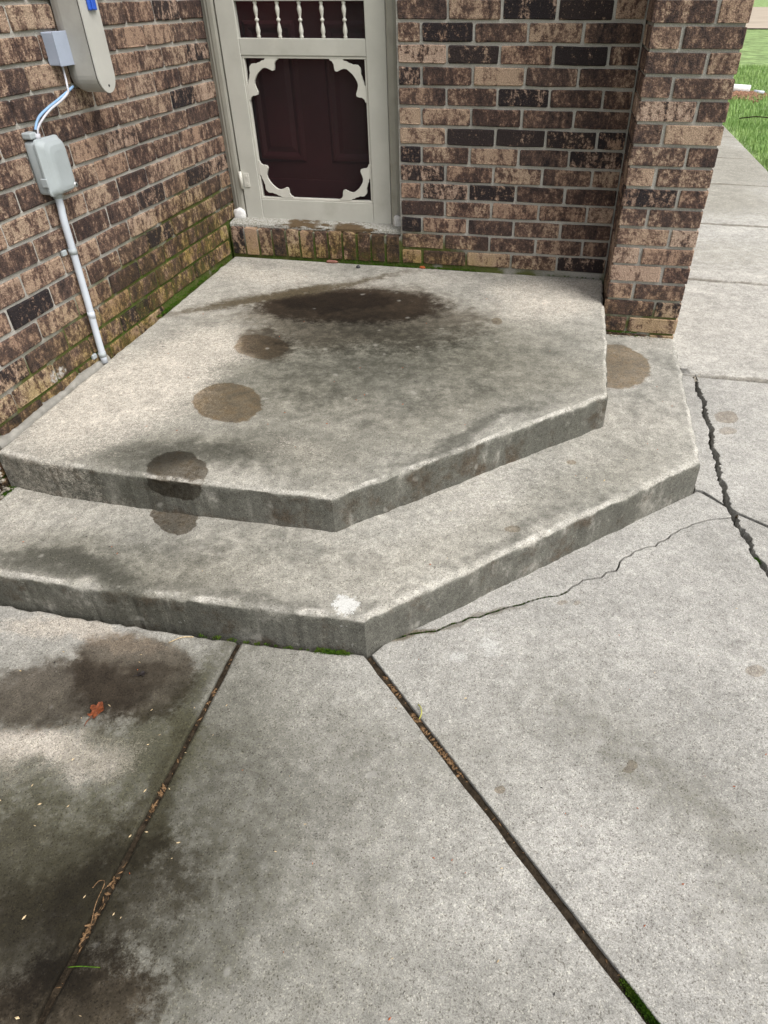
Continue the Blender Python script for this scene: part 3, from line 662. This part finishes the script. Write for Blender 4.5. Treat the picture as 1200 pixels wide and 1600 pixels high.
V, F = bevel(boxv(.1136, .118, -.862, -.854, .876, .95), BF, .0015, 1); ob('tag_ridge', V, F, 'blue', tgp)

jb = thing('junction_box', 'small square two-tone grey junction box beside oblong conduit body', 'junction box', (.0, -.94, .74))
V, F = bevel(boxv(-.003, .034, -.972, -.906, .747, .827), BF, .003, 2); ob('housing', V, F, 'junction', jb)
V, F = bevel(boxv(.0343, .0375, -.9735, -.9045, .7455, .8285), BF, .0015, 2); ob('cover', V, F, 'junction', jb)

nb_ = thing('cable_box', 'rounded blue-grey plastic cable box mounted above the conduit on brick', 'utility box', (0, -1.135, .44))
V, F = bevel(boxv(-.006, .030, -1.194, -1.086, .445, .585), BF, .010, 3); ob('base', V, F, 'boxgrey', nb_, True)
def rr(x, y0, y1, z0, z1, r, n=5):
    out = []
    for cy, cz, a0 in ((y1-r, z1-r, 0), (y0+r, z1-r, 90), (y0+r, z0+r, 180), (y1-r, z0+r, 270)):
        for i in range(n+1): t = math.radians(a0+90*i/n); out.append((x, cy+r*math.cos(t), cz+r*math.sin(t)))
    return out
V, F = loft([rr(.0305, -1.198, -1.083, .441, .590, .014), rr(.036, -1.198, -1.083, .441, .590, .014), rr(.0385, -1.194, -1.086, .444, .586, .014), rr(.050, -1.182, -1.088, .447, .580, .018), rr(.056, -1.170, -1.093, .452, .570, .02), rr(.058, -1.160, -1.100, .462, .556, .02)])
lid = ob('cover', V, F, 'boxgrey', nb_)
for i in range(len(lid.data.polygons)): lid.data.polygons[i].use_smooth = False
V, F = bevel(boxv(.020, .042, -1.2035, -1.1985, .468, .492), BF, .002, 1); ob('latch', V, F, 'boxgrey', nb_)
V, F = tube([(.050, -1.098, .458), (.0605, -1.098, .458)], .0075, 12); lk = ob('lock_screw', V, F, 'steel', nb_, True)
V, F = tube([(.0606, -1.098, .458), (.0612, -1.098, .458)], .0035, 8); ob('screw_slot', V, F, 'rubber', lk)
V, F = bevel(boxv(.0, .030, -1.196, -1.160, .590, .607), BF, .004, 2); ob('mounting_ear', V, F, 'boxgrey', nb_)
V, F = tube([(.016, -1.143, .452), (.016, -1.143, .428)], .0135, 14); ob('cable_gland', V, F, 'boxgrey', nb_, True)

cd = thing('conduit_pipe', 'pale grey plastic conduit running from cable box down to the landing', 'conduit', (.016, -1.17, -.1))
V, F = tube(smooth_path([(.017, -1.143, .434), (.018, -1.147, .400), (.018, -1.152, .36), (.018, -1.156, .25), (.018, -1.162, .12), (.018, -1.169, 0), (.019, -1.174, -.092)], 5), .0112, 16); ob('pipe', V, F, 'pvc', cd, True)
V, F = tube([(.018, -1.1635, .085), (.018, -1.1645, .063)], .0119, 16); ob('coupling', V, F, 'pvc', cd, True)
for z, y in ((.276, -1.1555), (-.062, -1.1725)):
    V, F = tube([(.0178, y, z+.008), (.0178, y, z-.008)], .0130, 16); s_ = ob('strap', V, F, 'boxgrey', cd, True)
    V, F = bevel(boxv(-.004, .006, y-.034, y-.012, z-.008, z+.008), BF, .002, 1); ob('strap_tab', V, F, 'boxgrey', s_)

wc = thing('blue_cable', 'looped light blue cable running into the cable box from behind conduit body', 'cable', (.03, -1.05, .6))
V, F = tube(smooth_path([(.010, -.905, .690), (.030, -.945, .690), (.036, -.985, .682), (.036, -1.04, .668), (.034, -1.09, .655), (.030, -1.135, .638), (.026, -1.158, .615), (.024, -1.168, .590), (.022, -1.170, .575)], 6), .0036, 10); ob('cable_run', V, F, 'bluecable', wc, True)
V, F = tube([(.0255, -1.163, .611), (.0245, -1.168, .597)], .0058, 10); ob('tape_wrap', V, F, 'rubber', wc, True)
wc = thing('white_cable', 'thin white cable hanging from junction box down to the cable box', 'cable', (.03, -1.0, .6))
V, F = tube(smooth_path([(.018, -.940, .748), (.022, -.947, .72), (.030, -.962, .695), (.042, -.985, .683), (.044, -1.03, .668), (.042, -1.09, .652), (.036, -1.135, .630), (.031, -1.160, .608), (.028, -1.167, .575)], 6), .0030, 10); ob('cable_run', V, F, 'whitecable', wc, True)
V, F = tube([(.030, -1.1655, .602), (.028, -1.1672, .585)], .0085, 10); ob('ferrule', V, F, 'whitecable', wc, True)

# ------------------------------------------------------------------ moss, crumbs, litter
rm = random.Random(5)
def tufts(pts, r0, r1, blades, seed):
    """cushions of moss: little upright leaflets on a dome"""
    r = random.Random(seed); V, F = [], []
    for c in pts:
        R_ = r.uniform(r0, r1)
        for _ in range(blades):
            a = r.uniform(0, 6.283); d = R_*math.sqrt(r.random()); h_ = (R_*R_-d*d)**.5*.55
            b = Vector((c[0]+d*math.cos(a), c[1]+d*math.sin(a), c[2]+h_-.002)); t = Vector((math.cos(a)*d/R_*.6+r.uniform(-.4, .4), math.sin(a)*d/R_*.6+r.uniform(-.4, .4), 1)).normalized()
            L = r.uniform(.003, .006); s = t.cross(Vector((r.uniform(-1, 1), r.uniform(-1, 1), .1))).normalized()*.0011
            i = len(V); V += [b-s, b+s, b+t*L]; F.append((i, i+1, i+2))
    return V, F
def along(pts, n, spread, zf, seed, bias=1.):
    r = random.Random(seed); out = []
    for _ in range(n):
        i = r.randrange(len(pts)-1); t = r.random(); a, b = Vector(pts[i]), Vector(pts[i+1]); q = a.lerp(b, t)
        x, y = q.x+r.uniform(-spread, spread), q.y+r.uniform(-spread, spread); out.append((x, y, zf(x, y)))
    return out
mo = []
mo.append(tufts(along([(.012, -.34), (.012, -.60), (.014, -.78)], 60, .004, ztop, 1), .005, .013, 26, 1))
mo.append(tufts(along([(.012, -.05), (.012, -.4)], 30, .006, ztop, 2), .003, .008, 20, 2))
mo.append(tufts(along([(.70, -.006), (.95, -.006), (1.18, -.005)], 90, .005, ztop, 3), .004, .011, 26, 3))
mo.append(tufts(along([(.30, -.004), (.72, -.004)], 40, .004, ztop, 4), .003, .007, 18, 4))
mo.append(tufts(along([(1.5, -.002), (1.74, -.002)], 10, .004, ztop, 41), .003, .006, 14, 41))
mo.append(tufts(along([(1.065, -2.118), (1.15, -2.112)], 60, .005, lambda x, y: zg(x, y)-.002, 5), .004, .009, 26, 5))
mo.append(tufts(along([(.75, -2.121), (1.05, -2.118)], 34, .003, lambda x, y: zg(x, y)-.006, 55), .003, .006, 18, 55))
mo.append(tufts(along([(1.22, -2.075), (1.30, -2.0)], 14, .003, lambda x, y: zg(x, y)-.004, 6), .003, .006, 16, 6))
mo.append(tufts(along(hair[1:22], 150, .002, lambda x, y: zg(x, y)-.004, 61), .002, .005, 14, 61))
mo.append(tufts(along([(1.795, -2.712), (1.845, -2.763), (1.90, -2.818)], 170, .006, lambda x, y: zg(x, y)-.006, 7), .005, .011, 30, 7))
mo.append(tufts(along([(2.205, -1.535), (2.212, -1.555)], 18, .006, lambda x, y: zg(x, y)-.010, 8), .006, .011, 26, 8))
mo.append(tufts(along([(1.79, -.300), (1.92, -.300)], 34, .004, lambda x, y: zlow(x, y)+.016*(1 if x < 1.9 else 0), 9), .003, .008, 20, 9))
mo.append(tufts(along([(.02, -1.76), (.02, -1.80)], 20, .008, zlow, 10), .004, .009, 20, 10))
V, F = merge(mo); tag(ob('moss', V, F, 'moss'), 'bright green moss growing along wall bases and paving joints', 'moss', kind='stuff')

# crumbled concrete in the wide crack
def crumbs(pts, r0, r1, seed, mat, name, label, cat):
    r = random.Random(seed); parts = []
    for c in pts:
        s = r.uniform(r0, r1); bm = bmesh.new(); bmesh.ops.create_icosphere(bm, subdivisions=1, radius=1)
        V = [Vector(c)+Vector((v.co.x*s*r.uniform(.6, 1.3), v.co.y*s*r.uniform(.6, 1.3), v.co.z*s*r.uniform(.4, .9))) for v in bm.verts]
        bm.verts.index_update(); parts.append((V, [[v.index for v in f.verts] for f in bm.faces])); bm.free()
    V, F = merge(parts); return tag(ob(name, V, F, mat), label, cat, kind='stuff')
mid = [((a[0]+b[0])/2+.004, a[1]) for a, b in zip(cl, cr)]
crumbs(along(mid[:12], 70, .010, lambda x, y: zg(x, y)-.008, 1)+along(mid[8:90], 90, .009, lambda x, y: zg(x, y)-.042, 2)+along([(2.13,-.27), (2.18,-.36)], 60, .02, lambda x, y: zg(x, y)-.003, 4), .002, .006, 3,
       'gravelcrack', 'crumbled_concrete', 'crumbled concrete rubble filling the wide crack beside the step', 'rubble')
crumbs(along([(1.80, -.306), (2.03, -.306)], 26, .006, zlow, 12)+along([(.016, -1.765), (.016, -1.86)], 60, .012, lambda x, y: zlow(x, y)+rm.uniform(0, .07), 13), .003, .008, 5, 'gravelcrack', 'mortar_crumbs', 'crumbled mortar at the foot of the pillar and left wall', 'rubble')

def flakes(pts, l0, l1, wd, seed, curl=.25, flat=True):
    r = random.Random(seed); V, F = [], []
    for c in pts:
        a = r.uniform(0, 6.283); L = r.uniform(l0, l1); w_ = L*wd*r.uniform(.6, 1.3); d = Vector((math.cos(a), math.sin(a), r.uniform(-.15, .15))); s = Vector((-d.y, d.x, r.uniform(-.3, .3)))
        b = Vector(c)+Vector((0, 0, .002)); i = len(V); up = Vector((0, 0, L*curl*r.random()))
        V += [b-d*L/2, b-s*w_/2+up*.3, b+s*w_/2+up*.5, b+d*L/2+up, b+Vector((0, 0, .0012))+up*.6]
        F += [(i, i+1, i+4), (i, i+4, i+2), (i+1, i+3, i+4), (i+4, i+3, i+2)]
    return V, F
jA = [(.869, -2.13), (.869, -2.96)]; jB = [(1.203, -2.112), (2.0, -2.92)]
deep = lambda x, y: zg(x, y)-.011
pA = [flakes(along([(.869, -2.27), (.869, -2.36)], 12, .004, deep, 21), .006, .02, .3, 1), flakes(along([(.869, -2.52), (.869, -2.60)], 16, .004, deep, 22), .008, .025, .25, 2), flakes(along([(.869, -2.70), (.869, -2.82)], 34, .006, deep, 23), .006, .03, .22, 3), flakes(along(jA, 26, .003, deep, 24), .005, .015, .3, 4)]
pB = [flakes(along([(1.25, -2.16), (1.30, -2.21)], 22, .004, deep, 25), .006, .02, .25, 5), flakes(along([(1.335, -2.25), (1.47, -2.385)], 70, .005, deep, 26), .006, .022, .28, 6), flakes(along(jB, 34, .004, deep, 27), .004, .014, .3, 7)]
V, F = merge(pA+pB); tag(ob('joint_litter', V, F, 'needle'), 'dry brown leaf bits and needles caught in the paving joints', 'litter', kind='stuff')
def scatter(poly, n, zf, seed):
    r = random.Random(seed); xs = [q[0] for q in poly]; ys_ = [q[1] for q in poly]; out = []
    while len(out) < n:
        x, y = r.uniform(min(xs), max(xs)), r.uniform(min(ys_), max(ys_)); c = False
        for i in range(len(poly)):
            a, b = poly[i-1], poly[i]
            if (a[1] > y) != (b[1] > y) and x < (b[0]-a[0])*(y-a[1])/(b[1]-a[1])+a[0]: c = not c
        if c: out.append((x, y, zf(x, y)))
    return out
LP = [(.1, -.1), (.1, -1.7), (1.0, -1.72), (1.7, -1.05), (1.7, -.1)]; SP = [(.2, -1.86), (.2, -2.05), (1.15, -2.05), (2.0, -1.2), (2.0, -.7), (1.8, -.7), (1.8, -1.15), (1.05, -1.86)]
GP = [(.3, -2.18), (.3, -2.95), (2.0, -2.95), (2.2, -1.7), (1.3, -2.1)]; GLP = [(.3, -2.2), (.3, -2.95), (1.0, -2.95), (.95, -2.2)]
V, F = merge([flakes(scatter(GLP, 46, zg, 1), .004, .010, .4, 11), flakes(scatter(GP, 16, zg, 2), .003, .008, .4, 12), flakes(scatter(SP, 6, zlow, 3), .004, .010, .35, 13)]); tag(ob('pale_flakes', V, F, 'flake'), 'tiny pale seed husks and leaf bits scattered over the concrete', 'litter', kind='stuff')
V, F = merge([flakes(scatter(LP, 26, ztop, 4), .004, .011, .35, 14), flakes(scatter(SP, 12, zlow, 5), .004, .010, .4, 15), flakes(scatter(GP, 26, zg, 6), .003, .008, .4, 16)]); tag(ob('rusty_flakes', V, F, 'rust'), 'tiny rust-red bud scales scattered over steps and slabs', 'litter', kind='stuff')
V, F = merge([flakes(scatter(LP, 16, ztop, 7), .006, .018, .12, 17), flakes(scatter(SP, 10, zlow, 8), .004, .012, .15, 18), flakes(scatter(GP, 22, zg, 9), .003, .010, .3, 19)]); tag(ob('dark_flakes', V, F, 'darkleaf'), 'tiny dark twigs and specks scattered over the concrete', 'litter', kind='stuff')

def leaf(name, c, L, mat, label, rot, seed, curl=.5):
    r = random.Random(seed); n = 22; pts = []
    for i in range(n):
        t = 2*math.pi*i/n; q = .60+.17*math.cos(t*5+.4)+.10*r.uniform(-1, 1)+.12*math.cos(t); pts.append((q*math.cos(t)*L*.62, q*math.sin(t)*L*.5))
    V = []; F = []
    for k_ in (0., .5, 1.):
        for x, y in pts:
            x, y = x*k_, y*k_; z = curl*((x*x*.4+y*y)/L)+.22*L*mn.noise((x*90, y*90, seed))*k_+.004
            xr, yr = x*math.cos(rot)-y*math.sin(rot), x*math.sin(rot)+y*math.cos(rot); V.append((c[0]+xr, c[1]+yr, zg(c[0], c[1])+z))
    for k_ in range(2):
        for i in range(n): F.append((k_*n+i, k_*n+(i+1) % n, (k_+1)*n+(i+1) % n, (k_+1)*n+i))
    e = thing(name, label, 'leaf', (c[0], c[1], zg(*c))); ob('blade', V, F, mat, e, True)
    d = Vector((math.cos(rot), math.sin(rot), 0)); b = Vector((c[0], c[1], zg(*c)+.004)); P_ = [b-d*L*.3, b-d*L*.6+Vector((0, 0, .003)), b-d*L*.82+Vector((.002, 0, .002))]
    V, F = tube(P_, .0009, 6); ob('stalk', V, F, mat, e)
leaf('fallen_leaf', (.635, -2.388), .052, 'leaf', 'curled rust-orange fallen leaf lying on the stained slab', 1.5, 3)
leaf('fallen_leaf', (.684, -2.270), .026, 'darkleaf', 'small shrivelled blackened leaf on the damp brown stain', .6, 8, .9)
c = lump('brick_chip', (.505, -.018, ztop(.505, -.018)+.006), (.030, .009, .008), 'chip', None, 2, .25, 2); tag(c, 'pinkish brick chip lying at the foot of the upright bricks', 'brick chip')
c = lump('brick_chip', (.935, -.012, ztop(.935, -.012)+.004), (.016, .007, .006), 'rust', None, 3, .25, 2); tag(c, 'small red brick chip on green moss at foot of brick wall', 'brick chip')
c = lump('pebble', (.645, -.065, ztop(.645, -.065)+.006), (.010, .008, .008), 'stone', None, 6, .3, 2); tag(c, 'small dark round pebble lying on the landing near the door', 'pebble')
def strand(name, pts, r, mat, label, cat, zf):
    V, F = tube(smooth_path([(x, y, zf(x, y)+h_) for x, y, h_ in pts], 6), r, 6); return tag(ob(name, V, F, mat, None, True), label, cat)
strand('plant_stem', [(1.348, -2.232, .006), (1.356, -2.243, .010), (1.360, -2.256, .008), (1.357, -2.268, .002)], .0016, 'lime', 'curved yellow-green plant stem in the diagonal paving joint', 'stem', zg)
strand('dry_grass_stalk', [(.872, -2.80, .0), (.868, -2.77, .014), (.866, -2.735, .018), (.853, -2.733, .016), (.846, -2.745, .012)], 0.0008, 'needle', 'bent thin dry grass stalk rising from the straight paving joint', 'stalk', zg)
strand('green_needle', [(.872, -2.868, .004), (.895, -2.863, .006), (.925, -2.858, .003)], .0010, 'moss', 'single green needle lying across the slab beside straight joint', 'needle', zg)
strand('twig', [(.70, -2.165, .003), (.725, -2.145, .006), (.752, -2.135, .003)], .0013, 'flake', 'thin pale twig lying on slab near the lower step', 'twig', zg)

# ------------------------------------------------------------------ lawn beyond the walkway
rg = random.Random(9); V = []; F = []
def blade(x, y, h_, wd):
    a = rg.uniform(0, 6.283); le = rg.uniform(.1, .7)*h_; z = zlawn(x, y); i = len(V)
    dx, dy = math.cos(a)*le, math.sin(a)*le; sx, sy = -math.sin(a)*wd, math.cos(a)*wd
    V.extend([(x-sx, y-sy, z), (x+sx, y+sy, z), (x+dx*.4+sx*.7, y+dy*.4+sy*.7, z+h_*.6), (x+dx*.4-sx*.7, y+dy*.4-sy*.7, z+h_*.6), (x+dx, y+dy, z+h_)])
    F.extend([(i, i+1, i+2, i+3), (i+3, i+2, i+4)])
for _ in range(46000):
    y = 3.2+rg.random()**1.5*12; x = 3.26+rg.random()*(.5+(y-3)*.42)
    d = x-3.26; h_ = rg.uniform(.035, .085)*(1+.5*mn.noise((x*2, y*2, 3)))
    if d < .10: 
        if rg.random() < .55: continue
        h_ *= .7
    blade(x, y, h_, rg.uniform(.002, .004)*(1+max(0, y-6)*.12))
tag(ob('grass', V, F, 'grass'), 'bright green lawn grass beyond the concrete walkway', 'grass', kind='stuff')
mb = []
for i in range(420):
    mb.append((4.0+rg.gauss(0, .16), 9.75+rg.gauss(0, .22)))
crumbs([(x, y, zlawn(x, y)+.03*math.exp(-((x-4)**2+(y-9.75)**2)*12)+.02) for x, y in mb], .02, .05, 31, 'mulch', 'mulch', 'patch of reddish mulch on the lawn under the white pipe', 'mulch')
dp = thing('drain_pipe', 'white plastic drain pipe lying on the mulch on the lawn', 'pipe', (3.98, 9.8, zlawn(4, 9.8)))
V, F = tube([(3.55, 9.86, Z0+.05), (4.10, 9.80, Z0+.03)], .055, 16, True); ob('pipe', V, F, 'whiteplastic', dp, True)
V, F = tube([(4.16, 9.79, Z0+.0), (4.30, 9.74, Z0-.01)], .03, 12, True); ob('pipe_elbow', V, F, 'pvc', dp, True)
strand('twig', [(3.45, 6.7, .03), (3.62, 6.62, .06), (3.80, 6.60, .05)], .006, 'soil', 'dark forked twig lying on the lawn beside walkway', 'twig', lambda x, y: Z0)
